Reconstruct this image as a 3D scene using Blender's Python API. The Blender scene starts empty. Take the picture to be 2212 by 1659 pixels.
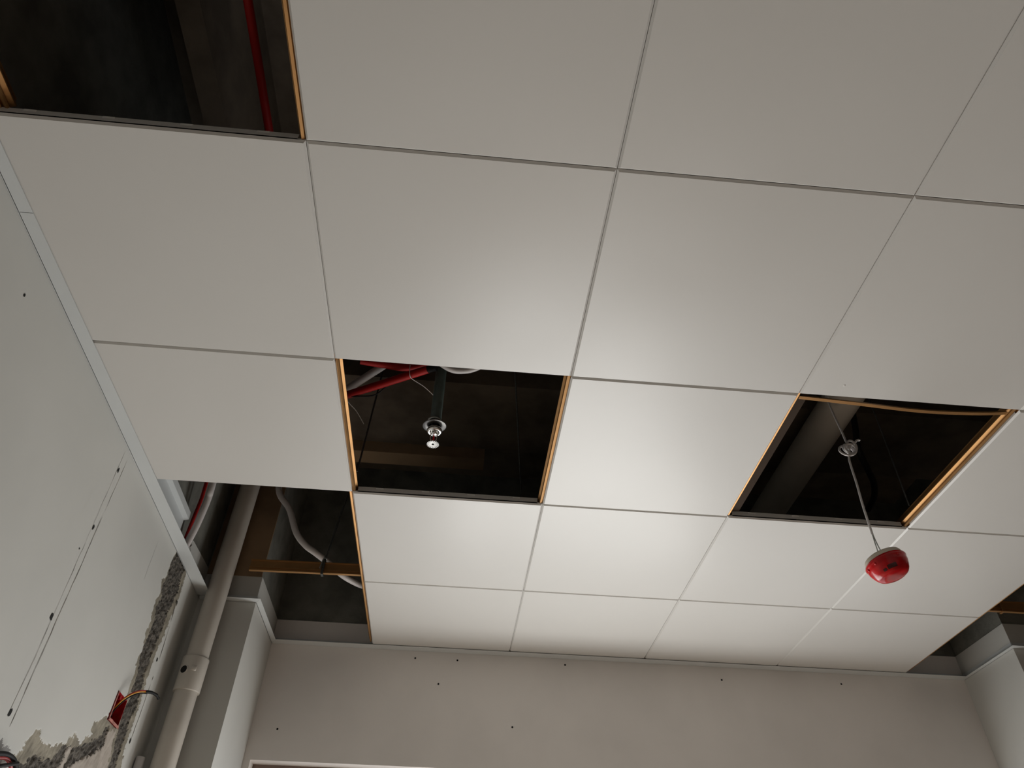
import bpy, math, random
import numpy as np
from mathutils import Matrix, Vector

random.seed(7)
S = bpy.context.scene
COL = S.collection
H = 2.80            # height of the suspended ceiling above the floor; z in the builders below is relative to it

# ------------------------------------------------------------------ camera, world, light, exposure
cam_d = bpy.data.cameras.new('camera')
cam = bpy.data.objects.new('camera', cam_d)
COL.objects.link(cam)
cam_d.sensor_width = 36.0
cam_d.lens = 1561.56 * 36.0 / 2212.0
cam_d.clip_start = 0.02
r0 = Vector((0.9957691644838516, -0.09007082740444998, 0.018193875722615264))
r1 = Vector((0.07388186264494614, 0.667045629753511, -0.7413444531382529))
r2 = Vector((0.054637362996812905, 0.7395521441233334, 0.6708780699108703))
m = Matrix((r0, -r1, -r2)).transposed().to_4x4()
m.translation = Vector((0.34971302, -0.74337752, H - 1.25640493))
cam.matrix_world = m
S.camera = cam

w = bpy.data.worlds.new('sky')
S.world = w
w.use_nodes = True
bg = w.node_tree.nodes['Background']
bg.inputs['Color'].default_value = (0.95, 0.97, 1.0, 1)
bg.inputs['Strength'].default_value = 1.0

ld = bpy.data.lights.new('window_daylight', 'AREA')
ld.shape = 'RECTANGLE'
ld.size, ld.size_y = 1.45, 1.85
ld.energy = 58.0
ld.color = (0.985, 0.985, 0.955)
lo = bpy.data.objects.new('window_daylight', ld)
lo.location = (1.0, 2.62, H - 1.72)
lo.rotation_euler = (math.radians(-90), 0, 0)   # shines into the room, towards -y
COL.objects.link(lo)

S.view_settings.view_transform = 'Standard'
S.view_settings.look = 'None'
S.view_settings.gamma = 1.0
S.view_settings.use_curve_mapping = False
S.view_settings.exposure = -0.02

# ------------------------------------------------------------------ materials
def mat(name, col, rough=0.6, metal=0.0, spec=0.5, var=0.0, vscale=6.0, bump=0.0, bscale=60.0, col2=None, coat=0.0, detail=4.0):
    mt = bpy.data.materials.new(name)
    mt.use_nodes = True
    nt = mt.node_tree
    b = nt.nodes['Principled BSDF']
    b.inputs['Roughness'].default_value = rough
    b.inputs['Metallic'].default_value = metal
    b.inputs['Specular IOR Level'].default_value = spec
    b.inputs['Coat Weight'].default_value = coat
    tc = nt.nodes.new('ShaderNodeTexCoord')
    n = nt.nodes.new('ShaderNodeTexNoise')
    n.inputs['Scale'].default_value = vscale
    n.inputs['Detail'].default_value = detail
    nt.links.new(tc.outputs['Object'], n.inputs['Vector'])
    r = nt.nodes.new('ShaderNodeValToRGB')
    c2 = col2 if col2 else tuple(c * (1 - var) for c in col)
    r.color_ramp.elements[0].position = 0.35
    r.color_ramp.elements[1].position = 0.62
    r.color_ramp.elements[0].color = (*c2, 1)
    r.color_ramp.elements[1].color = (*col, 1)
    nt.links.new(n.outputs['Fac'], r.inputs['Fac'])
    nt.links.new(r.outputs['Color'], b.inputs['Base Color'])
    if bump > 0:
        n2 = nt.nodes.new('ShaderNodeTexNoise')
        n2.inputs['Scale'].default_value = bscale
        n2.inputs['Detail'].default_value = 5
        nt.links.new(tc.outputs['Object'], n2.inputs['Vector'])
        bp = nt.nodes.new('ShaderNodeBump')
        bp.inputs['Strength'].default_value = bump
        bp.inputs['Distance'].default_value = 0.004
        nt.links.new(n2.outputs['Fac'], bp.inputs['Height'])
        nt.links.new(bp.outputs['Normal'], b.inputs['Normal'])
    return mt

M = {}
M['tile'] = mat('tile_white_coating', (0.66, 0.65, 0.625), rough=0.36, spec=0.6, var=0.015, vscale=2.0)
M['trim'] = mat('trim_white_coating', (0.65, 0.68, 0.685), rough=0.5, var=0.03)
M['wall'] = mat('painted_wall', (0.60, 0.60, 0.57), rough=0.75, var=0.05, vscale=3.0, bump=0.06, bscale=25)
M['wall_warm'] = mat('painted_wall_back', (0.84, 0.80, 0.765), rough=0.8, var=0.06, vscale=4.0, bump=0.05, bscale=30)
M['skim'] = mat('skim_coat', (0.33, 0.30, 0.235), rough=0.85, col2=(0.20, 0.18, 0.14), vscale=22, bump=0.5, bscale=90)
M['plaster'] = mat('rubbed_plaster', (0.44, 0.39, 0.34), rough=0.8, col2=(0.29, 0.255, 0.215), vscale=16, bump=0.4, bscale=70)
M['mortar'] = mat('rough_mortar', (0.150, 0.135, 0.115), rough=0.95, col2=(0.045, 0.040, 0.034), vscale=85, bump=0.9, bscale=200)
M['putty'] = mat('grey_putty', (0.30, 0.29, 0.28), rough=0.9, var=0.2, vscale=30, bump=0.3)
M['concrete'] = mat('brown_concrete', (0.17, 0.135, 0.10), rough=0.9, col2=(0.10, 0.078, 0.058), vscale=7, bump=0.5, bscale=40)
M['concrete_grey'] = mat('grey_concrete', (0.20, 0.20, 0.175), rough=0.92, col2=(0.125, 0.125, 0.11), vscale=9, bump=0.5, bscale=60)
M['board'] = mat('formwork_board', (0.30, 0.20, 0.115), rough=0.85, col2=(0.20, 0.13, 0.075), vscale=5, bump=0.3)
M['gold'] = mat('copper_coated_steel', (0.44, 0.24, 0.095), rough=0.48, metal=0.8, var=0.15, vscale=12)
M['rod'] = mat('dark_threaded_rod', (0.10, 0.105, 0.10), rough=0.5, metal=0.6, var=0.3, vscale=200)
M['runner_shade'] = mat('painted_runner_shade', (0.055, 0.038, 0.027), rough=0.8, spec=0.1, var=0.1)  # dark brown stands in for the shade on the runner's side
M['zinc'] = mat('galvanised_steel', (0.42, 0.44, 0.42), rough=0.4, metal=0.9, var=0.2, vscale=60)
M['pvc'] = mat('ivory_pvc', (0.66, 0.62, 0.56), rough=0.42, var=0.10, vscale=5)
M['conduit'] = mat('white_pvc_conduit', (0.66, 0.63, 0.62), rough=0.45, var=0.05, vscale=9)
M['red'] = mat('red_pvc_conduit', (0.44, 0.012, 0.010), rough=0.5, spec=0.3, var=0.2, vscale=9)
M['boxred'] = mat('red_box_plastic', (0.45, 0.012, 0.02), rough=0.35, var=0.5, vscale=45)
M['boxrim'] = mat('pink_scuffed_rim', (0.62, 0.26, 0.22), rough=0.6, var=0.4, vscale=70)
M['black'] = mat('black_rubber', (0.010, 0.010, 0.011), rough=0.6, spec=0.2, var=0.1)
M['hole'] = mat('dark_void', (0.010, 0.010, 0.010), rough=0.95, var=0.1)
M['crack'] = mat('crack_dirt', (0.10, 0.09, 0.075), rough=0.95, col2=(0.42, 0.40, 0.36), vscale=18)
M['yellow'] = mat('yellow_insulation', (0.75, 0.36, 0.02), rough=0.4, var=0.1)
M['wire_red'] = mat('red_insulation', (0.36, 0.015, 0.015), rough=0.4, var=0.1)
M['blue'] = mat('blue_insulation', (0.02, 0.05, 0.16), rough=0.4, var=0.1)
M['greenpipe'] = mat('dark_green_painted_pipe', (0.055, 0.075, 0.066), rough=0.40, spec=0.47, var=0.3, vscale=30)
M['chrome'] = mat('chrome', (0.78, 0.77, 0.75), rough=0.16, metal=1.0, var=0.05)
M['esc'] = mat('dull_steel_plate', (0.14, 0.135, 0.13), rough=0.35, metal=0.9, var=0.3, vscale=60)
M['deflector'] = mat('bright_plate', (0.85, 0.85, 0.84), rough=0.4, metal=0.3, var=0.05)
M['bulb'] = mat('red_glass_bulb', (0.75, 0.01, 0.02), rough=0.08, coat=1.0, var=0.1)
M['dome'] = mat('red_translucent_dome', (0.60, 0.004, 0.008), rough=0.16, spec=0.35, coat=0.1, var=0.5, vscale=22)
M['ivory'] = mat('ivory_plastic', (0.56, 0.50, 0.41), rough=0.5, var=0.05)
M['chip'] = mat('dark_component', (0.06, 0.006, 0.008), rough=0.25, var=0.2)
M['floor'] = mat('bare_screed_floor', (0.60, 0.475, 0.37), rough=0.6, var=0.2, vscale=3, bump=0.2)
M['screed_wall'] = mat('unpainted_render', (0.30, 0.25, 0.21), rough=0.9, var=0.2, vscale=3)
M['frame'] = mat('brown_window_frame', (0.24, 0.17, 0.14), rough=0.5, var=0.1)
gl = bpy.data.materials.new('window_glass'); gl.use_nodes = True
nt = gl.node_tree
nt.nodes.clear()
o_ = nt.nodes.new('ShaderNodeOutputMaterial'); mx = nt.nodes.new('ShaderNodeMixShader')
tr = nt.nodes.new('ShaderNodeBsdfTransparent'); gs = nt.nodes.new('ShaderNodeBsdfGlossy')
gs.inputs['Roughness'].default_value = 0.02
tr.inputs['Color'].default_value = (0.97, 0.97, 0.97, 1)
mx.inputs['Fac'].default_value = 0.06
nt.links.new(tr.outputs[0], mx.inputs[1]); nt.links.new(gs.outputs[0], mx.inputs[2]); nt.links.new(mx.outputs[0], o_.inputs[0])
M['glass'] = gl

# ------------------------------------------------------------------ mesh helpers
class MB:
    def __init__(s):
        s.v = []; s.f = []; s.sm = []
    def add(s, verts, faces, smooth=False):
        k = len(s.v)
        s.v += [tuple(map(float, p)) for p in verts]
        s.f += [tuple(i + k for i in f) for f in faces]
        s.sm += [smooth] * len(faces)
        return s
    def box(s, a, b):
        x0, y0, z0 = a; x1, y1, z1 = b
        return s.add([(x0,y0,z0),(x1,y0,z0),(x1,y1,z0),(x0,y1,z0),(x0,y0,z1),(x1,y0,z1),(x1,y1,z1),(x0,y1,z1)],
              [(0,3,2,1),(4,5,6,7),(0,1,5,4),(1,2,6,5),(2,3,7,6),(3,0,4,7)])
    def quadbox(s, q, d):          # four corner points extruded by vector d
        d = Vector(d); q = [Vector(p) for p in q]
        return s.add(q + [p + d for p in q], [(0,1,2,3),(7,6,5,4),(0,4,5,1),(1,5,6,2),(2,6,7,3),(3,7,4,0)])
    def tube(s, pts, r, seg=12, smooth_pts=0, caps=True):
        P = [Vector(p) for p in pts]
        if smooth_pts: P = catmull(P, smooth_pts)
        n = len(P)
        rr = r if isinstance(r, (list, tuple)) else [r] * n
        T = []
        for i in range(n):
            a = P[max(0, i - 1)]; b = P[min(n - 1, i + 1)]
            T.append((b - a).normalized())
        u = T[0].orthogonal().normalized()
        vs = []
        for i in range(n):
            if i:
                u = (u - T[i] * u.dot(T[i]))
                u.normalize()
            vv = T[i].cross(u)
            for k in range(seg):
                a = 2 * math.pi * k / seg
                vs.append(P[i] + (u * math.cos(a) + vv * math.sin(a)) * rr[i])
        fs = []
        for i in range(n - 1):
            for k in range(seg):
                k2 = (k + 1) % seg
                fs.append((i*seg+k, i*seg+k2, (i+1)*seg+k2, (i+1)*seg+k))
        s.add(vs, fs, True)
        if caps:
            s.add(vs[:seg], [tuple(range(seg))[::-1]])
            s.add(vs[-seg:], [tuple(range(seg))])
        return s
    def lathe(s, prof, c, seg=32, mtx=None):     # prof: (r, z) list, axis z through c
        vs = []
        for r, z in prof:
            for k in range(seg):
                a = 2 * math.pi * k / seg
                p = Vector((r * math.cos(a), r * math.sin(a), z))
                if mtx: p = mtx @ p
                vs.append(p + Vector(c))
        fs = []
        for i in range(len(prof) - 1):
            for k in range(seg):
                k2 = (k + 1) % seg
                fs.append((i*seg+k, i*seg+k2, (i+1)*seg+k2, (i+1)*seg+k))
        return s.add(vs, fs, True)
    def prism(s, prof, p0, p1, up=(0, 0, 1), side=None):   # closed profile (side, up) swept straight from p0 to p1
        p0 = Vector(p0); p1 = Vector(p1); d = (p1 - p0).normalized(); up = Vector(up)
        sd = d.cross(up).normalized()
        n = len(prof)
        vs = [p0 + sd * a + up * b for a, b in prof] + [p1 + sd * a + up * b for a, b in prof]
        fs = [(i, (i+1) % n, n + (i+1) % n, n + i) for i in range(n)]
        fs += [tuple(range(n))[::-1], tuple(range(n, 2*n))]
        return s.add(vs, fs)
    def build(s, name, material, parent=None, autosmooth=True):
        me = bpy.data.meshes.new(name)
        me.from_pydata([(x, y, z + H) for x, y, z in s.v], [], s.f)
        me.polygons.foreach_set('use_smooth', s.sm)
        me.materials.append(material)
        me.update()
        o = bpy.data.objects.new(name, me)
        COL.objects.link(o)
        if parent is not None: o.parent = parent
        return o

def catmull(P, k):
    out = []
    n = len(P)
    for i in range(n - 1):
        p0 = P[max(i-1, 0)]; p1 = P[i]; p2 = P[i+1]; p3 = P[min(i+2, n-1)]
        for j in range(k):
            t = j / k
            out.append(0.5 * ((2*p1) + (p2-p0)*t + (2*p0-5*p1+4*p2-p3)*t*t + (3*p1-p0-3*p2+p3)*t*t*t))
    out.append(P[-1])
    return out

def empty(name, loc=(0, 0, 0)):
    o = bpy.data.objects.new(name, None)
    o.empty_display_size = 0.05
    COL.objects.link(o)
    return o

def tag(o, label, cat, group=None, kind=None):
    o['label'] = label; o['category'] = cat
    if group: o['group'] = group
    if kind: o['kind'] = kind
    return o

def wx(y):            # the left wall leans a little out of square
    return -0.6125 - 0.0215 * y

# ------------------------------------------------------------------ room shell
YB = 2.425            # back wall
YR, XR = -3.6, 5.2    # wall behind the camera, right wall
ZF = -H
PAINT = 0.105         # paint stops this far above the suspended ceiling
SLAB = 0.95
tag(MB().box((-0.9, YR - .1, ZF - .1), (XR + .1, 3.0, ZF)).build('floor', M['floor']), 'bare brown screed floor below the frame', 'floor', kind='structure')
tag(MB().box((-0.9, YR - .1, SLAB), (XR + .1, 3.0, SLAB + .12)).build('concrete_slab', M['concrete']), 'dark bare concrete slab above the open ceiling cells', 'slab', kind='structure')
tag(MB().box((XR, YR, ZF), (XR + .1, YB, SLAB)).build('wall_right', M['screed_wall']), 'bare rendered wall on the far right outside the frame', 'wall', kind='structure')
tag(MB().box((-0.9, YR - .1, ZF), (XR + .1, YR, SLAB)).build('wall_front', M['wall_warm']), 'plain painted wall behind the viewer', 'wall', kind='structure')

# back wall with the window opening
WX0, WX1, WZ0, WZ1 = -0.408, 2.66, -2.72, -0.466
b = MB()
b.box((-0.9, YB, ZF), (WX0, YB + .2, PAINT)); b.box((WX1, YB, ZF), (XR + .1, YB + .2, PAINT))
b.box((WX0, YB, WZ1), (WX1, YB + .2, PAINT)); b.box((WX0, YB, ZF), (WX1, YB + .2, WZ0))
wb = tag(b.build('wall_back', M['wall_warm']), 'shaded beige painted back wall above the window', 'wall', kind='structure')
MB().box((-0.9, YB + .004, PAINT), (XR + .1, YB + .2, SLAB)).build('bare_concrete', M['concrete_grey'], wb)
# small dark nail holes and scuffs on the back wall
for (x, z) in ((0.374, -0.035), (0.849, -0.030), (0.19, -.035), (0.30, -.14), (-.33, -.35), (1.55, -.06), (.62, -.30), (2.1, -.05)):
    MB().lathe([(0.0001, -.0012), (.0042, -.0012), (.0036, 0.001)], (x, YB, z), 8, Matrix.Rotation(math.radians(90), 3, 'X') @ Matrix.Rotation(math.radians(180), 3, 'X')).build('nail_hole', M['hole'], wb)

# window
win = tag(empty('window_1'), 'wide brown framed window in the back wall with its top just in view', 'window', kind='structure')
b = MB()
yw = YB + .065
b.box((WX0, yw, WZ1 - .05), (WX1, yw + .06, WZ1)); b.box((WX0, yw, WZ0), (WX1, yw + .06, WZ0 + .05))
b.build('frame_rail', M['frame'], win)
for x in (WX0, WX0 + (WX1 - WX0 - .05) / 3, WX0 + 2 * (WX1 - WX0 - .05) / 3, WX1 - .05):
    MB().box((x, yw, WZ0 + .05), (x + .05, yw + .06, WZ1 - .05)).build('mullion', M['frame'], win)
for i in range(3):
    x0 = WX0 + .05 + i * (WX1 - WX0 - .05) / 3
    MB().box((x0, yw + .025, WZ0 + .05), (x0 + (WX1 - WX0 - .05) / 3 - .05, yw + .031, WZ1 - .05)).build('pane', M['glass'], win)

# columns beside the window bay
def column(label, x0, x1, yf):
    c = tag(MB().box((x0, yf, ZF), (x1, YB - .0005, PAINT)).build('wall_column', M['wall']), label, 'column', kind='structure')
    MB().box((x0 + .003, yf + .004, PAINT), (x1 - .004, YB - .0005, SLAB)).build('bare_concrete', M['concrete_grey'], c)
    return c
cl = column('white painted column in the corner behind the ivory drain pipe', wx(2.2) - .02, -0.435, 2.025)
MB().box((wx(2.0), 2.022, PAINT), (-0.4395, 2.0285, SLAB)).build('formwork_board', M['board'], cl)
cr = column('grey painted column at the right edge of the frame beside the open ceiling cells', 2.695, 3.12, 2.055)

# ------------------------------------------------------------------ left wall with the chased-out mortar
def vnoise(x, y, s, seed):
    rng = np.random.RandomState(seed)
    G = rng.rand(256, 256)
    X = x / s; Y_ = y / s
    xi = np.floor(X).astype(int); yi = np.floor(Y_).astype(int)
    fx = X - xi; fy = Y_ - yi
    fx = fx * fx * (3 - 2 * fx); fy = fy * fy * (3 - 2 * fy)
    g = lambda a, c: G[a % 256, c % 256]
    return (g(xi, yi) * (1-fx) * (1-fy) + g(xi+1, yi) * fx * (1-fy) + g(xi, yi+1) * (1-fx) * fy + g(xi+1, yi+1) * fx * fy) * 2 - 1
def inpoly(px, py, poly):
    r = np.zeros(px.shape, bool)
    n = len(poly)
    for i in range(n):
        x0, y0 = poly[i]; x1, y1 = poly[(i + 1) % n]
        if y0 == y1: continue
        c = ((y0 > py) != (y1 > py)) & (px < (x1 - x0) * (py - y0) / (y1 - y0) + x0)
        r ^= c
    return r
MV_L = [(1.6544, 0.0082), (1.645, -0.0482), (1.6596, -0.085), (1.6446, -0.1281), (1.6656, -0.1643), (1.654, -0.2076), (1.6833, -0.239), (1.6801, -0.2769), (1.6686, -0.3175), (1.6745, -0.3639), (1.6953, -0.4036), (1.7065, -0.4397), (1.7152, -0.4826), (1.7, -0.522), (1.7, -0.552), (1.7135, -0.5775), (1.7218, -0.6174), (1.7346, -0.6437), (1.7363, -0.6778), (1.73, -0.90)]
MV_R = [(1.7833, 0.0254), (1.7825, -0.0345), (1.80, -0.0783), (1.7689, -0.1625), (1.7723, -0.2301), (1.7653, -0.2777), (1.7611, -0.3157), (1.7608, -0.3655), (1.7656, -0.3984), (1.7766, -0.4353), (1.791, -0.4838), (1.7756, -0.5276), (1.7836, -0.5695), (1.7805, -0.6196), (1.7902, -0.6643), (1.79, -0.90)]
SK_L = [(1.6433, 0.0046), (1.6391, -0.0594), (1.6451, -0.0964), (1.6145, -0.1276), (1.6377, -0.1547), (1.6284, -0.2194), (1.6489, -0.2542), (1.644, -0.2995), (1.669, -0.3522), (1.6508, -0.3799), (1.6644, -0.4084), (1.6697, -0.4396), (1.675, -0.4703), (1.69, -.60), (1.69, -0.9)]
SK_R = [(1.8004, 0.0259), (1.8135, -0.044), (1.8223, -0.0976), (1.808, -0.1795), (1.8073, -0.2379), (1.7871, -0.2872), (1.7905, -0.3472), (1.7898, -0.3966), (1.7989, -0.4613), (1.8043, -0.5123), (1.8034, -0.5574), (1.806, -0.6004), (1.8309, -0.6542), (1.83, -0.90)]
SK_T = [(1.60, -0.570), (1.5639, -0.5909), (1.5137, -0.6148), (1.51, -0.6293), (1.5331, -0.6408), (1.5122, -0.6567), (1.4948, -0.66), (1.4919, -0.6786), (1.4784, -0.6823), (1.4558, -0.6727), (1.436, -0.6673), (1.4234, -0.6772), (1.3973, -0.6878), (1.4009, -0.7023), (1.3888, -0.7041), (1.363, -0.7098), (1.3474, -0.7231), (1.3367, -0.729), (1.292, -0.7354), (1.2601, -0.737), (1.2245, -0.7199), (1.208, -0.7248), (1.1903, -0.7524), (1.1914, -0.7659), (1.1814, -0.7796), (1.1707, -0.7892), (1.1526, -0.7953), (1.1673, -0.8194), (1.16, -.90), (1.72, -.90), (1.72, -.55)]
MH = [(1.6077, -0.5967), (1.6043, -0.622), (1.5607, -0.6513), (1.5028, -0.6788), (1.4401, -0.7023), (1.3988, -0.7044), (1.3832, -0.7148), (1.3744, -0.7337), (1.3581, -0.7498), (1.31, -0.7638), (1.2819, -0.7682), (1.2568, -0.7678), (1.2403, -0.7804), (1.2373, -0.7909), (1.2018, -0.8026), (1.2009, -0.8111), (1.20, -.90),
      (1.35, -.90), (1.4611, -0.7463), (1.4842, -0.7372), (1.5083, -0.7202), (1.5372, -0.7017), (1.5818, -0.6852), (1.6115, -0.664), (1.644, -0.6433), (1.64, -.59)]
WS = [(1.4401, -0.7023), (1.4254, -0.7063), (1.4105, -0.7589), (1.38, -.90), (1.42, -.90), (1.4464, -0.75)]
PB = [(1.6353, -0.599), (1.6361, -0.6232), (1.6396, -0.6446), (1.6115, -0.664), (1.5818, -0.6852), (1.5372, -0.7017), (1.5083, -0.7202), (1.4842, -0.7372), (1.4611, -0.7463), (1.35, -.90), (1.719, -.90), (1.719, -0.6821), (1.7181, -0.6528), (1.7078, -0.6206), (1.6973, -0.588)]
GC = [(1.04, -0.7850), (1.0737, -0.7879), (1.1296, -0.7882), (1.1378, -0.7979), (1.10, -.84), (1.04, -0.84)]
BOX = [(1.597, -0.4970), (1.690, -0.4970), (1.690, -0.5810), (1.597, -0.5810)]

Y0, Y1, Z0, Z1, ST = 0.96, 2.01, -0.90, 0.03, 0.003
ny = int(round((Y1 - Y0) / ST)); nz = int(round((Z1 - Z0) / ST))
yy, zz = np.meshgrid(Y0 + np.arange(ny + 1) * ST, Z0 + np.arange(nz + 1) * ST, indexing='ij')
def classify(y, z):
    jy = 0.006 * vnoise(y, z, .012, 1) + 0.004 * vnoise(y, z, .005, 2)
    jz = 0.006 * vnoise(y, z, .012, 3) + 0.004 * vnoise(y, z, .005, 4)
    c = np.zeros(y.shape, int)
    p, q = y + jy, z + jz
    c[inpoly(p, q, SK_L + SK_R[::-1])] = 1
    c[inpoly(p, q, SK_T)] = 1
    c[inpoly(p, q, PB)] = 3
    c[inpoly(p, q, MH)] = 2
    c[inpoly(p, q, WS)] = 3
    c[inpoly(p, q, MV_L + MV_R[::-1])] = 2
    c[inpoly(p, q, GC)] = 4
    # ragged paint flakes inside the chase edge
    return c
cv = classify(yy, zz)
dep = np.choose(cv, [0.0, 0.0018, 0.006, 0.0022, 0.002]).astype(float)
for _ in range(1):
    d2 = dep.copy(); d2[1:-1, 1:-1] = (dep[1:-1, 1:-1] * 2 + dep[:-2, 1:-1] + dep[2:, 1:-1] + dep[1:-1, :-2] + dep[1:-1, 2:]) / 6
    dep = d2
isM = (cv == 2); isS = (cv == 1) | (cv == 3)
u_ = yy * 0.35 + zz * 0.94; t_ = yy * 0.94 - zz * 0.35
rough = 0.0042 * vnoise(yy, zz, .011, 5) + 0.0030 * vnoise(yy, zz, .0062, 6)
dep = dep + isM * rough + isS * (0.0010 * vnoise(t_, u_ * .25, .006, 7) + 0.0010 * vnoise(yy, zz, .02, 8))
dep += (1 - isM) * (1 - isS) * 0.0006 * vnoise(yy, zz, .12, 9)
edge = np.minimum.reduce([yy - Y0, Y1 - yy, zz - Z0, Z1 - zz]); dep *= np.clip(edge / .01, 0, 1)
vx = -0.6125 - 0.0215 * yy - dep
idx = np.arange((ny + 1) * (nz + 1)).reshape(ny + 1, nz + 1)
yc = (yy[:-1, :-1] + ST / 2); zc = (zz[:-1, :-1] + ST / 2)
cc = classify(yc, zc)
cc[inpoly(yc, zc, BOX)] = 9
F = np.stack([idx[:-1, :-1], idx[1:, :-1], idx[1:, 1:], idx[:-1, 1:]], -1)
VV = np.stack([vx, yy, zz + H], -1).reshape(-1, 3)
def grid_obj(name, cls, material, parent=None, extra=None):
    f = F[np.isin(cc, cls)].reshape(-1, 4)
    used, inv = np.unique(f, return_inverse=True)
    v = VV[used].tolist(); fl = inv.reshape(-1, 4).tolist()
    sm = [True] * len(fl)
    if extra:
        k = len(v)
        v += [(x, y, z + H) for x, y, z in extra.v]; fl += [tuple(i + k for i in g) for g in extra.f]; sm += [False] * len(extra.f)
    me = bpy.data.meshes.new(name)
    me.from_pydata(v, [], fl); me.polygons.foreach_set('use_smooth', sm); me.materials.append(material); me.update()
    o = bpy.data.objects.new(name, me); COL.objects.link(o)
    if parent is not None: o.parent = parent
    return o
b = MB()
def wq(y0, y1, z0, z1):
    b.add([(wx(y0), y0, z0), (wx(y1), y1, z0), (wx(y1), y1, z1), (wx(y0), y0, z1)], [(0, 1, 2, 3)])
wq(YR, Y0, ZF, .03); wq(Y0, Y1, ZF, Z0); wq(Y1, YB, ZF, .03)
b.box((wx(YR) - .25, YR, ZF), (-0.75, YB, .03))       # body of the partition
wl = tag(grid_obj('wall_left', [0], M['wall'], None, b), 'white painted left wall with a raw chase and screw holes', 'wall', kind='structure')
grid_obj('mortar_chase', [2], M['mortar'], wl)
grid_obj('skim_coat', [1], M['skim'], wl)
grid_obj('rubbed_plaster', [3], M['plaster'], wl)
grid_obj('grey_putty', [4], M['putty'], wl)
# above the suspended ceiling: bare grey concrete, and the ragged end of the plaster near the pipe
b = MB().quadbox([(wx(YR) - .006, YR, .03), (wx(YB) - .006, YB, .03), (wx(YB) - .006, YB, SLAB), (wx(YR) - .006, YR, SLAB)], (-.1, 0, 0))
b.build('bare_concrete', M['concrete_grey'], wl)
pp = [(1.785, .028), (2.03, .028), (2.03, .128), (1.765, .108), (1.752, .098), (1.768, .090), (1.758, .078), (1.775, .07), (1.77, .055), (1.79, .045)]
n = len(pp)
b = MB().add([(wx(y) + .0005, y, z) for y, z in pp] + [(wx(y) - .008, y, z) for y, z in pp], [tuple(range(n)), *[(i, (i + 1) % n, n + (i + 1) % n, n + i) for i in range(n)]])
b.build('plaster_edge', M['wall'], wl)
# board joints: thin open cracks
def crack(pts, wd, seed):
    rng = random.Random(seed)
    P = []
    for i in range(len(pts) - 1):
        (a0, c0), (a1, c1) = pts[i], pts[i + 1]
        k = max(2, int(abs(c1 - c0) / .02))
        for j in range(k):
            t = j / k
            P.append((a0 + (a1 - a0) * t + rng.uniform(-.0011, .0011), c0 + (c1 - c0) * t))
    P.append(pts[-1])
    b = MB()
    vs = []; fs = []
    for i, (y, z) in enumerate(P):
        h = wd * rng.uniform(.35, 1.1) / 2
        if i in (0, len(P) - 1): h = wd * .1
        e = .0009
        vs += [(wx(y) + e, y - h, z), (wx(y) + e, y + h, z)]
        if i: fs.append((2*i-2, 2*i-1, 2*i+1, 2*i))
    b.add(vs, fs)
    return b.build('board_joint_crack', M['crack'], wl)
crack([(1.0308, -0.0205), (1.0449, -0.3061)], .0014, 1)
crack([(1.0449, -0.3061), (1.0578, -0.6079), (1.0569, -0.74)], .0018, 2)
crack([(1.0631, -0.03), (1.0690, -0.20)], .002, 3)
crack([(1.0695, -0.215), (1.0733, -0.3313), (1.0803, -0.5652), (1.0852, -0.755)], .0034, 4)
for a, c in (((1.8045, 0.0), (1.8094, -0.10)), ((1.812, -0.13), (1.8189, -0.1869)), ((1.8228, -0.2007), (1.8335, -0.3165)), ((1.833, -0.37), (1.8335, -0.385)), ((1.8329, -0.3981), (1.83, -0.5719))):
    crack([a, c], .0040, 5)
crack([(1.47, -.06), (1.475, -.20)], .0010, 8)
# screw holes
for y, z, r in ((1.0407, -0.0803, .0065), (1.0484, -0.2608, .0062), (1.048, -0.5113, .0085), (1.06, -0.732, .0085), (1.814, -0.115, .006), (1.8151, -0.3218, .006), (1.8266, -0.5761, .007), (.3692, -.0958, .004), (1.03, -.335, .0028)):
    b = MB()
    k = 10; vs = [(wx(y) + .0012, y, z)]
    rng = random.Random(int(y * 1e4))
    for i in range(k):
        a = 2 * math.pi * i / k; q = r * rng.uniform(.75, 1.2)
        vs.append((wx(y) + .0010, y + q * .8 * math.cos(a), z + q * 1.15 * math.sin(a)))
    b.add(vs, [(0, 1 + i, 1 + (i + 1) % k) for i in range(k)])
    b.build('screw_hole', M['hole'], wl)

# ------------------------------------------------------------------ concrete beams above
tag(MB().box((-0.398, -3.6, .50), (-0.34, 1.23, SLAB)).build('concrete_beam', M['concrete']), 'dark concrete beam running above the open cell at top left', 'beam', kind='structure')
tag(MB().box((-0.398, 1.23, .52), (XR, 1.62, SLAB)).build('concrete_beam', M['concrete']), 'dark concrete beam crossing above the sprinkler head', 'beam', kind='structure')
tag(MB().box((-0.34, 1.62, .47), (.42, 1.70, .53)).build('timber_batten', M['board']), 'brown timber batten along the beam behind the sprinkler head', 'batten', kind='structure')

# ------------------------------------------------------------------ suspended ceiling: tiles and runners
ceil = tag(empty('ceiling'), 'suspended ceiling of white square metal tiles with several open cells', 'ceiling', kind='structure')

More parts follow.
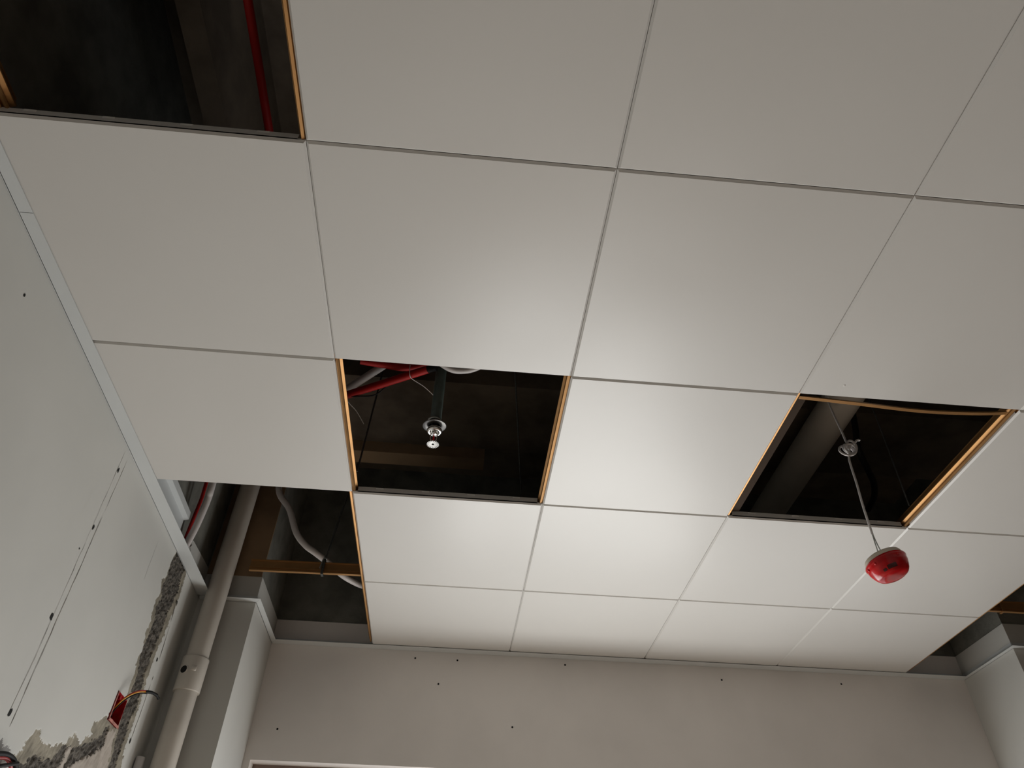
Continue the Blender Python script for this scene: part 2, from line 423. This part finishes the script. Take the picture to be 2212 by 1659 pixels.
def tile_mesh(name, sx, sy, seed):
    e, gap, up = 0.0045, 0.0005, 0.024
    N = 20
    rng = np.random.RandomState(seed)
    x = np.linspace(gap + e, sx - gap - e, N + 1); y = np.linspace(gap + e, sy - gap - e, N + 1)
    X, Y = np.meshgrid(x, y, indexing='ij')
    u = (X / sx) * 2 - 1; v = (Y / sy) * 2 - 1
    env = (1 - u**2) * (1 - v**2)
    amp = rng.uniform(-.0024, -.0006)
    Zd = amp * env
    for _ in range(5):
        a, c = rng.uniform(.15, .85, 2); s_ = rng.uniform(.10, .22); am = rng.uniform(-.0011, .0011)
        Zd = Zd + am * np.exp(-(((X/sx-a)**2 + (Y/sy-c)**2) / (2*s_*s_))) * np.clip(env * 4, 0, 1)
    b = MB()
    ii = np.arange((N+1)**2).reshape(N+1, N+1)
    b.add(np.stack([X, Y, Zd], -1).reshape(-1, 3), [tuple(int(t) for t in (ii[i, j], ii[i, j+1], ii[i+1, j+1], ii[i+1, j])) for i in range(N) for j in range(N)], True)
    a0, a1, c0, c1 = gap + e, sx - gap - e, gap + e, sy - gap - e
    A0, A1, C0, C1 = gap, sx - gap, gap, sy - gap
    inn = [(a0, c0, 0), (a1, c0, 0), (a1, c1, 0), (a0, c1, 0)]
    out = [(A0, C0, e), (A1, C0, e), (A1, C1, e), (A0, C1, e)]
    b.add(inn + out, [(0, 4, 5, 1), (1, 5, 6, 2), (2, 6, 7, 3), (3, 7, 4, 0)])
    nt_ = .016
    th = .0012
    # turned-up edges with corner notches; a thin sheet
    b.box((A0 + nt_, C0, e), (A1 - nt_, C0 + th, up)); b.box((A0 + nt_, C1 - th, e), (A1 - nt_, C1, up))
    b.box((A0, C0 + nt_, e), (A0 + th, C1 - nt_, up)); b.box((A1 - th, C0 + nt_, e), (A1, C1 - nt_, up))
    b.box((A0, C0, e), (A1, C0 + th, e + .004)); b.box((A0, C1 - th, e), (A1, C1, e + .004))
    # clip dimples pressed into the near and far turned-up edge
    for k in range(4):
        xm = sx * (.14 + .24 * k)
        for yq, dy in ((C0, -.0016), (C1, .0016)):
            b.add([(xm - .013, yq, up - .0005), (xm + .013, yq, up - .0005), (xm + .011, yq + dy, up - .002), (xm - .011, yq + dy, up - .002), (xm + .012, yq, up - .006), (xm - .012, yq, up - .006)],
                  [(0, 1, 2, 3), (3, 2, 4, 5), (0, 3, 5), (1, 4, 2)])
    me = bpy.data.meshes.new(name)
    me.from_pydata([(p[0] - sx / 2, p[1] - sy / 2, p[2]) for p in b.v], [], b.f)
    me.polygons.foreach_set('use_smooth', b.sm); me.materials.append(M['tile']); me.update()
    return me
T = .6
std = [tile_mesh('ceiling_tile', T, T, 10 + i) for i in range(5)]
last = [tile_mesh('ceiling_tile', T, .585, 30 + i) for i in range(3)]
OPEN = {(0, 0), (1, 2), (3, 2), (0, 3), (0, 4), (5, 3), (5, 4), (6, 4)}
rng = random.Random(3)
for r in range(-3, 5):
    for c in range(0, 8):
        if (c, r) in OPEN: continue
        if c == 0 and r < 0: continue
        if c >= 6 and r >= 3: continue
        y0 = T * (r - 1); sy = T if r < 4 else .585
        o = bpy.data.objects.new('ceiling_tile', rng.choice(std if r < 4 else last))
        o.location = (-T + T * c + T / 2, y0 + sy / 2, H)
        if r < 4: o.rotation_euler = (0, 0, math.pi * rng.choice((0, 1)))
        COL.objects.link(o); o.parent = ceil
# left column of tiles behind the viewer: cut tiles
for r in range(-4, -1):
    o = bpy.data.objects.new('ceiling_tile', std[0]); o.location = (-T / 2 + .012, T * r + T / 2, H); o.scale = (.96, 1, 1); COL.objects.link(o); o.parent = ceil

PROF = [(-.0030, .0060), (-.0085, .0040), (-.0105, .0085), (-.0085, .0130), (-.0060, .0150), (-.0150, .0200), (-.0150, .0230), (-.0040, .0440), (-.0040, .0475),
        (.0040, .0475), (.0040, .0440), (.0150, .0230), (.0150, .0200), (.0060, .0150), (.0085, .0130), (.0105, .0085), (.0085, .0040), (.0030, .0060), (.0030, .0120), (-.0030, .0120)]
for x, x_off in ((0, 0), (.6, 0), (1.2, -.004), (1.8, 0), (2.4, 0), (3.0, 0)):
    MB().prism(PROF, (x + x_off, -2.4, .0015), (x + x_off, 2.375, .0015)).build('ceiling_runner', M['gold'], ceil)
MB().box((1.2135, .612, .020), (1.2380, 1.192, .0235)).build('runner_shade_strip', M['runner_shade'], ceil)  # added strip, coloured dark in place of the runner's shaded side
MB().prism(PROF, (-.566, -.60, .016), (-.566, .004, .016)).build('ceiling_runner', M['gold'], ceil)
CROSS = [(-.0065, 0), (-.0065, .0045), (-.0025, .006), (-.0025, .0095), (-.0075, .011), (-.0075, .0135), (-.0020, .015), (-.0020, .0400), (-.0065, .0415), (-.0065, .0445), (.0065, .0445), (.0065, .0415), (.0020, .0400), (.0020, .015), (.0075, .0135), (.0075, .011), (.0025, .0095), (.0025, .006), (.0065, .0045), (.0065, 0)]
# cross runners left in the open cells by the back wall
cz = .014
MB().prism(CROSS, (-.428, 1.80, cz + .004), (-.014, 1.80, cz + .010)).build('cross_runner', M['gold'], ceil)
MB().prism(CROSS, (2.416, 1.80, cz + .016), (2.98, 1.80, cz + .016)).build('cross_runner', M['gold'], ceil)
# bowed strip along the near side of the cell with the hanging alarm
b = MB()
pts = [(1.212, .620, .013), (1.368, .627, .012), (1.553, .638, .012), (1.70, .632, .012), (1.786, .621, .013)]
cv_ = catmull([Vector(p) for p in pts], 6)
for i in range(len(cv_) - 1):
    p, q = cv_[i], cv_[i + 1]
    b.add([p, q, q + Vector((0, .006, .010)), p + Vector((0, .006, .010)), p + Vector((0, .010, -.001)), q + Vector((0, .010, -.001))], [(0, 1, 5, 4), (4, 5, 2, 3), (0, 3, 2, 1)])
b.build('bowed_metal_strip', M['gold'], ceil)
# threaded hanger rods and the clip on the free cross runner
def rod(a, c, r=.004):
    return MB().tube([a, c], r, 8).build('hanger_rod', M['rod'], ceil)
rod((-.160, 1.80, .062), (-.058, 1.80, SLAB), .0045)
rod((.012, 1.150, .045), (.055, 1.150, SLAB), .003)
rod((.585, 1.62, .045), (.50, 1.16, .53), .003)
rod((1.792, 1.14, .05), (1.70, .98, SLAB), .0025)
clip = MB()
for y_ in (1.7885, 1.8100): clip.box((-.163, y_, .018), (-.154, y_ + .0015, .078))
clip.box((-.163, 1.7885, .0155), (-.154, 1.8115, .0175)); clip.box((-.163, 1.7885, .0765), (-.154, 1.8115, .0785))
clip = clip.build('hanger_clip', M['rod'], ceil)
MB().lathe([(.001, .090), (.0070, .090), (.0070, .080), (.001, .080)], (-.1585, 1.80, 0), 6).build('nut', M['zinc'], clip)
MB().tube([(-.168, 1.785, .036), (-.162, 1.785, .074)], .0032, 8).build('bolt', M['zinc'], clip)
clip2 = MB(); clip2.box((2.500, 1.788, .028), (2.509, 1.7895, .090)); clip2.box((2.500, 1.788, .0265), (2.509, 1.812, .0285)); clip2.build('hanger_clip', M['gold'], ceil)

# ------------------------------------------------------------------ wall-angle trims
def trim(name, label, quads, ups):
    b = MB()
    for q in quads: b.quadbox(q, (0, 0, .0016))
    for a, c, h, t in ups:
        a = Vector(a); c = Vector(c); t = Vector(t)
        b.quadbox([a, c, c + t, a + t], (0, 0, h))
    return tag(b.build(name, M['trim']), label, 'trim', kind='structure')
zt = -.0032
def xin(y): return -.584 - .009 * y
L0, L1 = 1.93, 1.99
t1 = trim('trim_1', 'long white edge trim along the left wall', [[(wx(y0) + .0004, y0, zt), (xin(y0), y0, zt), (xin(y1), y1, zt), (wx(y1) + .0004, y1, zt)] for y0, y1 in ((-2.4, .22), (.2215, 1.985))],
          [((wx(-2.4) + .002, -2.4, zt), (wx(1.985) + .002, 1.985, zt), .024, (.0014, 0, 0))])
# the tall channel clipped above the left trim, ending beside the white conduit
b = MB()
for y0, y1 in ((1.10, 1.60),):
    b.quadbox([(wx(y0) + .003, y0, .03), (wx(y1) + .003, y1, .03), (wx(y1) + .003, y1, .095), (wx(y0) + .003, y0, .095)], (.0015, 0, 0))
    b.quadbox([(wx(y0) + .003, y0, .095), (wx(y1) + .003, y1, .095), (wx(y1) + .020, y1, .100), (wx(y0) + .020, y0, .100)], (0, 0, .0015))
    b.quadbox([(wx(y0) + .020, y0, .100), (wx(y1) + .020, y1, .100), (wx(y1) + .020, y1, .125), (wx(y0) + .020, y0, .125)], (.0015, 0, 0))
    b.quadbox([(wx(y0) + .003, y0, .03), (wx(y1) + .003, y1, .03), (wx(y1) + .012, y1, .032), (wx(y0) + .012, y0, .032)], (0, 0, .0015))
b.build('edge_channel', M['trim'], t1)
fl = .046
t2 = trim('trim_2', 'short white edge trim across the front of the left column', [[(wx(2.0) + .01, 2.025 - fl * .75, zt), (-.435 + fl * .5, 2.025 - fl * .75, zt), (-.435, 2.0246, zt), (wx(2.0) + .002, 2.0246, zt)]],
          [((wx(2.0) + .002, 2.0232, zt), (-.435, 2.0232, zt), .024, (0, .0014, 0))])
t3 = trim('trim_3', 'white edge trim along the lit side of the left column', [[(-.4346, 2.0256, zt), (-.435 + fl * .5, 2.025 - fl * .75, zt), (-.435 + fl * .5, YB - fl, zt), (-.4346, YB - .0006, zt)]],
          [((-.4346, 2.026, zt), (-.4346, YB - .002, zt), .024, (.0014, 0, 0))])
t4 = trim('trim_4', 'long thin white edge trim along the top of the back wall', [[(-.435 + fl * .5, YB - fl, zt - .0004), (2.695 - fl * .4, YB - fl, zt - .0004), (2.6946, YB - .0006, zt - .0004), (-.434, YB - .0006, zt - .0004)]],
          [((-.43, YB - .002, zt), (2.69, YB - .002, zt), .024, (0, .0014, 0))])
t5 = trim('trim_5', 'white edge trim along the side of the right column', [[(2.695 - fl * .4, YB - fl, zt), (2.695 - fl * .4, 2.055 - fl * .6, zt), (2.6946, 2.0546, zt), (2.6946, YB - .0006, zt)]],
          [((2.6932, 2.0546, zt), (2.6932, YB - .002, zt), .024, (.0014, 0, 0))])
t6 = trim('trim_6', 'white edge trim across the front of the right column', [[(2.695 - fl * .4, 2.055 - fl * .6, zt), (3.12, 2.055 - fl * .6, zt), (3.12, 2.0546, zt), (2.6946, 2.0546, zt)]],
          [((2.695, 2.0532, zt), (3.12, 2.0532, zt), .024, (0, .0014, 0))])

# ------------------------------------------------------------------ drain pipe in the corner
px, py, pr_ = -.572, 1.962, .0395
dp = tag(empty('drain_pipe'), 'ivory plastic drain pipe rising in the left corner beside the column', 'pipe')
b = MB(); b.lathe([(pr_, ZF + .003), (pr_, SLAB - .002)], (px, py, 0), 32); b.build('pipe', M['pvc'], dp)
rc = .0455
b = MB(); b.lathe([(pr_, -.258), (rc - .001, -.258), (rc, -.262), (rc, -.375), (rc - .0015, -.378), (pr_, -.378)], (px, py, 0), 32)
cp = b.build('coupling', M['pvc'], dp)
# the open port on the coupling, facing the room
ang = math.radians(-112)
dirv = Vector((math.cos(ang), math.sin(ang), 0))
RM = Matrix.Rotation(ang, 3, 'Z') @ Matrix.Rotation(math.radians(90), 3, 'Y')
base = Vector((px, py, -.312)) + dirv * (rc - .008)
MB().lathe([(.0165, 0), (.0160, .0095), (.0130, .0108), (.0130, .004)], base, 20, RM).build('port_rim', M['pvc'], cp)
MB().lathe([(.0001, .0102), (.0132, .0102)], base, 20, RM).build('port_hole', M['hole'], cp)
b2 = Vector((px, py, -.306)) + Vector((math.cos(ang + .72), math.sin(ang + .72), 0)) * (rc - .003)
MB().lathe([(.012, 0), (.012, .0070), (.0100, .0085), (.0001, .0085)], b2, 4, Matrix.Rotation(ang + .72, 3, 'Z') @ Matrix.Rotation(math.radians(90), 3, 'Y') @ Matrix.Rotation(math.radians(45), 3, 'Z')).build('lug', M['pvc'], cp)
# conduit stub beside it
b = MB(); b.lathe([(.0001, -.598), (.0130, -.598), (.0138, -.5988), (.014, ZF + .003)], (wx(1.93) + .016, 1.925, 0), 20)
tag(b.build('conduit_stub', M['conduit']), 'short white conduit stub ending on the wall left of the drain pipe', 'conduit')

# ------------------------------------------------------------------ conduits and cables above the ceiling
tag(MB().tube([(-.575, 1.50, .94), (-.572, 1.52, .50), (-.575, 1.567, .2414), (-.582, 1.5915, .1904), (-.592, 1.6098, .138), (-.604, 1.6267, .0838), (-.618, 1.6395, .0302), (-.624, 1.644, .012)], .0125, 14, 6).build('white_conduit', M['conduit']),
    'white conduit dropping behind the trim on the left wall beside the drain pipe', 'conduit')
tag(MB().tube([(-.612, 1.56, .94), (-.611, 1.58, .50), (-.612, 1.6014, .2619), (-.615, 1.6165, .2041), (-.622, 1.6283, .1414), (-.630, 1.6434, .0918), (-.636, 1.655, .05)], .0065, 12, 6).build('red_conduit', M['red']),
    'thin red conduit behind the white one on the left wall', 'conduit')
tag(MB().tube([(-.425, 1.86, .62), (-.421, 1.86, .423), (-.356, 1.86, .327), (-.306, 1.86, .223), (-.26, 1.87, .174), (-.22, 1.88, .151), (-.175, 1.90, .128), (-.110, 1.935, .092), (-.066, 1.976, .085), (-.024, 2.011, .085), (.08, 2.08, .09), (.26, 2.12, .12)], .0125, 14, 8).build('white_conduit', M['conduit']),
    'white conduit curving down behind the free cross runner near the left column', 'conduit')
tag(MB().tube([(-.163, -1.2, .31), (-.163, -.128, .30), (-.165, .16, .30), (-.17, .9, .30), (-.17, 1.2, .31)], .0095, 14, 4).build('red_conduit', M['red']),
    'straight red conduit crossing the open cell at top left', 'conduit')
rc1 = tag(MB().tube([(-.20, 1.125, .25), (-.043, 1.026, .25), (.203, .884, .25), (.212, .879, .25)], .0125, 14).build('red_conduit', M['red']), 'lower red conduit left of the sprinkler drop pipe', 'conduit')
MB().tube([(.208, .8815, .25), (.237, .868, .25)], .0115, 14).build('black_socket', M['black'], rc1)
MB().tube([(.156, .879, .262), (.158, .895, .236), (.166, .916, .238), (.20, .96, .25), (.235, 1.005, .25)], .0011, 6, 5).build('tie_wire', M['conduit'], rc1)
MB().tube([(.10, .958, .266), (.05, 1.00, .238), (-.005, 1.012, .236), (-.03, 1.02, .24)], .0025, 6, 5).build('black_lead', M['black'], rc1)
tag(MB().tube([(.00, .905, .29), (.079, .916, .29), (.129, .922, .29), (.17, .914, .292), (.215, .895, .297)], .012, 14, 4).build('red_conduit', M['red']), 'upper red conduit half hidden by the tile edge near the sprinkler', 'conduit')
tag(MB().tube([(-.13, 1.144, .312), (-.066, 1.079, .312), (.072, .938, .312), (.13, .879, .312)], .0125, 14).build('grey_conduit', M['conduit']), 'grey white conduit sloping beside the red conduits near the sprinkler', 'conduit')
tag(MB().tube([(.24, .850, .262), (.28, .868, .25), (.315, .872, .25), (.36, .858, .255), (.44, .80, .27)], .011, 12, 5).build('white_conduit', M['conduit']), 'white conduit end peeking out right of the sprinkler drop pipe', 'conduit')
tag(MB().tube([(-.055, .98, .23), (-.036, 1.024, .22), (-.013, 1.067, .22), (.007, 1.131, .22)], .0012, 6, 5).build('steel_wire', M['conduit']), 'thin loose wire end at the left of the sprinkler opening', 'wire')
# large soil pipe above the cell with the hanging alarm
b = MB().tube([(1.665, -.6, .46), (1.665, 2.38, .45)], .064, 28)
tag(b.build('soil_pipe', M['pvc']), 'large grey plastic pipe above the open cell with the hanging alarm', 'pipe')
tag(MB().tube([(1.775, 1.16, .94), (1.76, 1.17, .60), (1.735, 1.175, .40), (1.722, 1.185, .31), (1.787, 1.267, .28), (1.848, 1.348, .28), (1.89, 1.436, .28), (1.905, 1.52, .28)], .011, 12, 6).build('black_cable', M['black']), 'black cable looping in the dark behind the hanging alarm cord', 'cable')
tag(MB().tube([(2.52, 1.62, .5), (2.56, 1.66, .28), (2.66, 1.70, .10), (2.75, 1.72, .3)], .004, 8, 6).build('blue_cable', M['blue']), 'thin blue cable above the open cell at the right edge', 'cable')

# ------------------------------------------------------------------ sprinkler
sx_, sy_ = .250, .923
sp = tag(empty('fire_sprinkler'), 'chrome sprinkler head with red bulb hanging in the middle open cell', 'sprinkler')
b = MB(); b.lathe([(.0001, .080), (.0165, .080), (.0165, SLAB - .002)], (sx_, sy_, 0), 24); b.build('drop_pipe', M['greenpipe'], sp)
tilt = Matrix.Rotation(math.radians(4), 3, 'X') @ Matrix.Rotation(math.radians(-3), 3, 'Y')
b = MB(); b.lathe([(.0170, .083), (.0205, .085), (.0205, .0875), (.017, .0885)], (sx_ - .003, sy_, 0), 28, None); b.build('retaining_ring', M['zinc'], sp)
b = MB(); b.lathe([(.0165, .0640), (.019, .0630), (.0335, .0625), (.0350, .0632), (.0350, .0640), (.0335, .0645), (.0175, .0655), (.0165, .080)], (sx_ + .002, sy_, 0), 32, tilt); b.build('escutcheon', M['esc'], sp)
b = MB(); b.lathe([(.0125, .078), (.0125, .060), (.0185, .058), (.0222, .052), (.0222, .0470), (.0195, .0430), (.0140, .0420), (.0120, .047), (.0120, .051), (.0001, .051)], (sx_, sy_, 0), 32); b.build('cup', M['chrome'], sp)
b = MB(); b.lathe([(.0100, .052), (.0100, .038), (.0085, .036), (.004, .0355), (.0001, .0355)], (sx_, sy_, 0), 6); b.build('body_nut', M['chrome'], sp)
for s in (-1, 1):
    MB().tube([(sx_ + s * .0085, sy_, .040), (sx_ + s * .0100, sy_, .028), (sx_ + s * .0090, sy_, .016), (sx_ + s * .0035, sy_, .0055)], .0018, 8, 5).build('frame_arm', M['chrome'], sp)
b = MB(); b.lathe([(.0001, .036), (.0014, .036), (.0026, .031), (.0027, .016), (.0013, .0115), (.0001, .0115)], (sx_, sy_, 0), 14); b.build('glass_bulb', M['bulb'], sp)
b = MB(); b.lathe([(.0001, .0125), (.0032, .0115), (.0040, .004), (.0040, .0)], (sx_, sy_, 0), 14); b.build('screw_boss', M['chrome'], sp)
# toothed deflector
nT = 18
vs = []; fs = []
for zq in (0.0, .0012):
    for k in range(nT * 4):
        a = 2 * math.pi * (k + .5) / (nT * 4)
        vs.append((sx_ + .0038 * math.cos(a), sy_ + .0038 * math.sin(a), zq))
    for k in range(nT * 4):
        a = 2 * math.pi * (k + .5) / (nT * 4)
        r = .0175 if k % 4 in (0, 1, 2) else .0095
        vs.append((sx_ + r * math.cos(a), sy_ + r * math.sin(a), zq + (.0 if r < .01 else -.0008)))
n4 = nT * 4
for k in range(n4):
    k2 = (k + 1) % n4
    fs += [(k, n4 + k, n4 + k2, k2), (2*n4 + k, 2*n4 + k2, 3*n4 + k2, 3*n4 + k), (n4 + k, 3*n4 + k, 3*n4 + k2, n4 + k2), (k, k2, 2*n4 + k2, 2*n4 + k)]
df = MB().add(vs, fs).build('deflector', M['deflector'], sp)
MB().lathe([(.0001, -.0006), (.0030, -.0006), (.0030, .0008)], (sx_, sy_, 0), 12).build('screw_hole', M['hole'], df)

# ------------------------------------------------------------------ hanging fire alarm strobe
ax, ay = 1.4875, .93
al = tag(empty('fire_alarm'), 'red domed fire alarm with ivory base dangling on a knotted cord', 'alarm')
RA = Matrix.Rotation(math.radians(-13), 3, 'Y') @ Matrix.Rotation(math.radians(-5), 3, 'X')
ac = Vector((ax + .003, ay, -.270))
KR, KZ = .91, .80
def al_prof(p): return [(r * KR, z * KZ) for r, z in p]
b = MB(); b.lathe(al_prof([(.0001, 0), (.050, 0), (.0535, -.002), (.0560, -.007), (.0580, -.017), (.0560, -.019), (.0001, -.019)]), ac, 48, RA); b.build('base', M['ivory'], al)
b = MB(); b.lathe(al_prof([(.055, -.0175), (.0600, -.0185), (.0625, -.024), (.0610, -.030), (.0590, -.035), (.0595, -.040), (.0575, -.046), (.0545, -.055), (.0500, -.065), (.0440, -.073), (.036, -.0775), (.020, -.079), (.0001, -.0792)]), ac, 48, RA)
dome = b.build('dome', M['dome'], al)
for a_ in (-4, 18, 170, 205, 95, 275):
    a = math.radians(a_)
    p = ac + RA @ Vector((.0595 * KR * math.cos(a), .0595 * KR * math.sin(a), -.034 * KZ))
    MB().lathe([(.0001, .004), (.0026, .0036), (.0034, 0), (.0026, -.0036), (.0001, -.004)], p, 10, RA).build('dome_rib', M['dome'], al)
# dark parts showing through the dome, facing the viewer
def chip(a_deg, z, wd, ht):
    a0 = math.radians(a_deg)
    b = MB(); vs = []
    for zz_ in np.linspace(z - ht / 2, z + ht / 2, 5):
        rr = np.interp(-zz_ / KZ, [.035, .040, .046, .055, .065, .073, .0775], [.0590, .0595, .0575, .0545, .0500, .0440, .036]) * KR + .0006
        for k in range(5):
            a = a0 + (k / 4 - .5) * wd / rr
            vs.append(ac + RA @ Vector((rr * math.cos(a), rr * math.sin(a), float(zz_))))
    b.add(vs, [(5 * q + k, 5 * q + k + 1, 5 * q + k + 6, 5 * q + k + 5) for q in range(4) for k in range(4)])
    return b.build('dark_component', M['chip'], dome)
chip(-117, -.0500, .025, .0095)
chip(-143, -.0520, .010, .0060)
cord = [(1.520, .93, .94), (1.506, .93, .50), (1.500, .93, .282), (1.508, .93, .16), (1.510, .93, .115), (1.512, .93, .097), (1.500, .93, .062), (1.497, .93, .030), (1.495, .93, -.03), (1.490, .93, -.10), (1.488, .93, -.16), (1.487, .93, -.202)]
MB().tube(cord, .0032, 10, 6).build('cord', M['conduit'], al)
b = MB()
kp = []
kc = Vector((1.512, .928, .098))
for i in range(46):
    t = i / 45
    a = t * 2 * math.pi * 3.6
    rad = .0225 + .006 * math.sin(a * .43 + .6)
    kp.append(kc + Vector((rad * math.cos(a) * (.9 if t < .6 else .62) + (.012 * t - .008), .009 * math.sin(a * .5 + 1), rad * math.sin(a) * .82 + .016 * t - .010)))
kp += [kc + Vector((.030, -.005, .030)), kc + Vector((.037, -.006, .028))]
b.tube(kp, .0034, 8, 3).build('knot', M['conduit'], al)
MB().tube([(1.487, .93, -.198), (1.4855, .93, -.232), (1.485, .93, -.271)], .0016, 8, 4).build('lead', M['zinc'], al)
MB().tube([(1.488, .93, -.198), (1.491, .93, -.232), (1.4965, .93, -.269)], .0016, 8, 4).build('lead', M['zinc'], al)

# ------------------------------------------------------------------ junction box in the left wall
jb = tag(empty('junction_box'), 'red plastic electrical box sunk into the left wall beside the chase', 'electrical box')
(y0, z0), (y1, z1) = (1.599, -.579), (1.688, -.499)
D = .045
def wp(y, z, o=0.0): return (wx(y) + o, y, z)
b = MB()
def slab4(q, d): b.quadbox(q, d)
b.quadbox([wp(y0, z0, -D), wp(y1, z0, -D), wp(y1, z1, -D), wp(y0, z1, -D)], (-.002, 0, 0))
b.quadbox([wp(y0, z0, -D), wp(y1, z0, -D), wp(y1, z0, .0015), wp(y0, z0, .0015)], (0, 0, .002))
b.quadbox([wp(y0, z1, -D), wp(y1, z1, -D), wp(y1, z1, .0015), wp(y0, z1, .0015)], (0, 0, -.002))
b.quadbox([wp(y0, z0, -D), wp(y0, z1, -D), wp(y0, z1, .0015), wp(y0, z0, .0015)], (0, .002, 0))
b.quadbox([wp(y1, z0, -D), wp(y1, z1, -D), wp(y1, z1, .0015), wp(y1, z0, .0015)], (0, -.002, 0))
bx = b.build('box_body', M['boxred'], jb)
b = MB()
for q in ([wp(y0 - .003, z0 - .003, .0018), wp(y1 + .003, z0 - .003, .0018), wp(y1, z0 + .004, .0018), wp(y0 + .004, z0 + .004, .0018)],
          [wp(y0 - .001, z0, .0018), wp(y0 - .001, z1, .0018), wp(y0 + .0025, z1, .0018), wp(y0 + .0025, z0, .0018)]):
    b.quadbox(q, (.002, 0, 0))
b.build('scuffed_rim', M['boxrim'], jb)
for yy_, zz_ in ((y0 + .045, z0 + .006), (y0 + .045, z1 - .006)):
    MB().box((wx(yy_) - .012, yy_ - .006, zz_ - .005), (wx(yy_) - .004, yy_ + .006, zz_ + .005)).build('screw_lug', M['boxred'], bx)
# wires: they leave the box and bend out into the room
wr = tag(empty('wire_bundle'), 'yellow red and black wires with taped end curling out of the red box', 'wire')
def wire(off, material, name='wire', r=.0019, upto=None):
    oy, oz, ox = off
    pts = [(-.676, 1.680, -.545), (-.6681, 1.6558, -.5449), (-.6514, 1.6252, -.5413), (-.6352, 1.6147, -.5251), (-.6234, 1.623, -.5059), (-.6138, 1.6431, -.4889), (-.6063, 1.6641, -.4778), (-.6009, 1.6926, -.4687)]
    return MB().tube([(x + ox, y + oy, z + oz) for x, y, z in pts], r, 8, 6).build(name, material, wr)
wire((0, 0, 0), M['yellow'])
wire((.001, .0038, 0), M['wire_red'])
wire((.003, -.0036, .001), M['black'])
MB().tube([(-.6035, 1.687, -.4700), (-.5963, 1.7128, -.4624), (-.5918, 1.7334, -.4592), (-.5881, 1.7494, -.4592), (-.5855, 1.7664, -.4636)], [.0050] * 8 + [.0044] * 4 + [.0050] * 4 + [.0038] * 3 + [.0050, .0046], 10, 5).build('tape', M['black'], wr)

# thick cables looping at the bottom left
cb = tag(empty('cable_loop'), 'loop of thick black and red cable at the bottom left corner', 'cable')
for rr, mtl, pts in (
    (.0058, M['black'], [(-.6140, .96, -.862), (-.6145, 1.0234, -.8286), (-.6153, 1.0588, -.8174), (-.6159, 1.0887, -.8113), (-.6165, 1.1157, -.8107), (-.617, 1.1375, -.8154), (-.6173, 1.1515, -.8226), (-.6175, 1.1635, -.831), (-.618, 1.175, -.875)]),
    (.0042, M['wire_red'], [(-.6140, .97, -.868), (-.6146, 1.0279, -.8356), (-.6154, 1.0633, -.8242), (-.6159, 1.0882, -.8186), (-.6164, 1.1078, -.8194), (-.6168, 1.1247, -.8249), (-.617, 1.1358, -.8311), (-.6172, 1.145, -.8387), (-.618, 1.155, -.88)]),
    (.0042, M['black'], [(-.6040, 1.00, -.866), (-.6052, 1.0548, -.8435), (-.6057, 1.0777, -.8352), (-.6063, 1.1072, -.8258), (-.6075, 1.132, -.8175)])):
    MB().tube(pts, rr, 10, 6).build('cable_strand', mtl, cb)

# pimple pressed into a tile near the alarm cell
MB().lathe([(.0035, .0004), (.0030, -.0008), (.0012, -.0014), (.0001, -.0014)], (1.300, .553, 0), 12).build('tile_dimple', M['tile'], ceil)
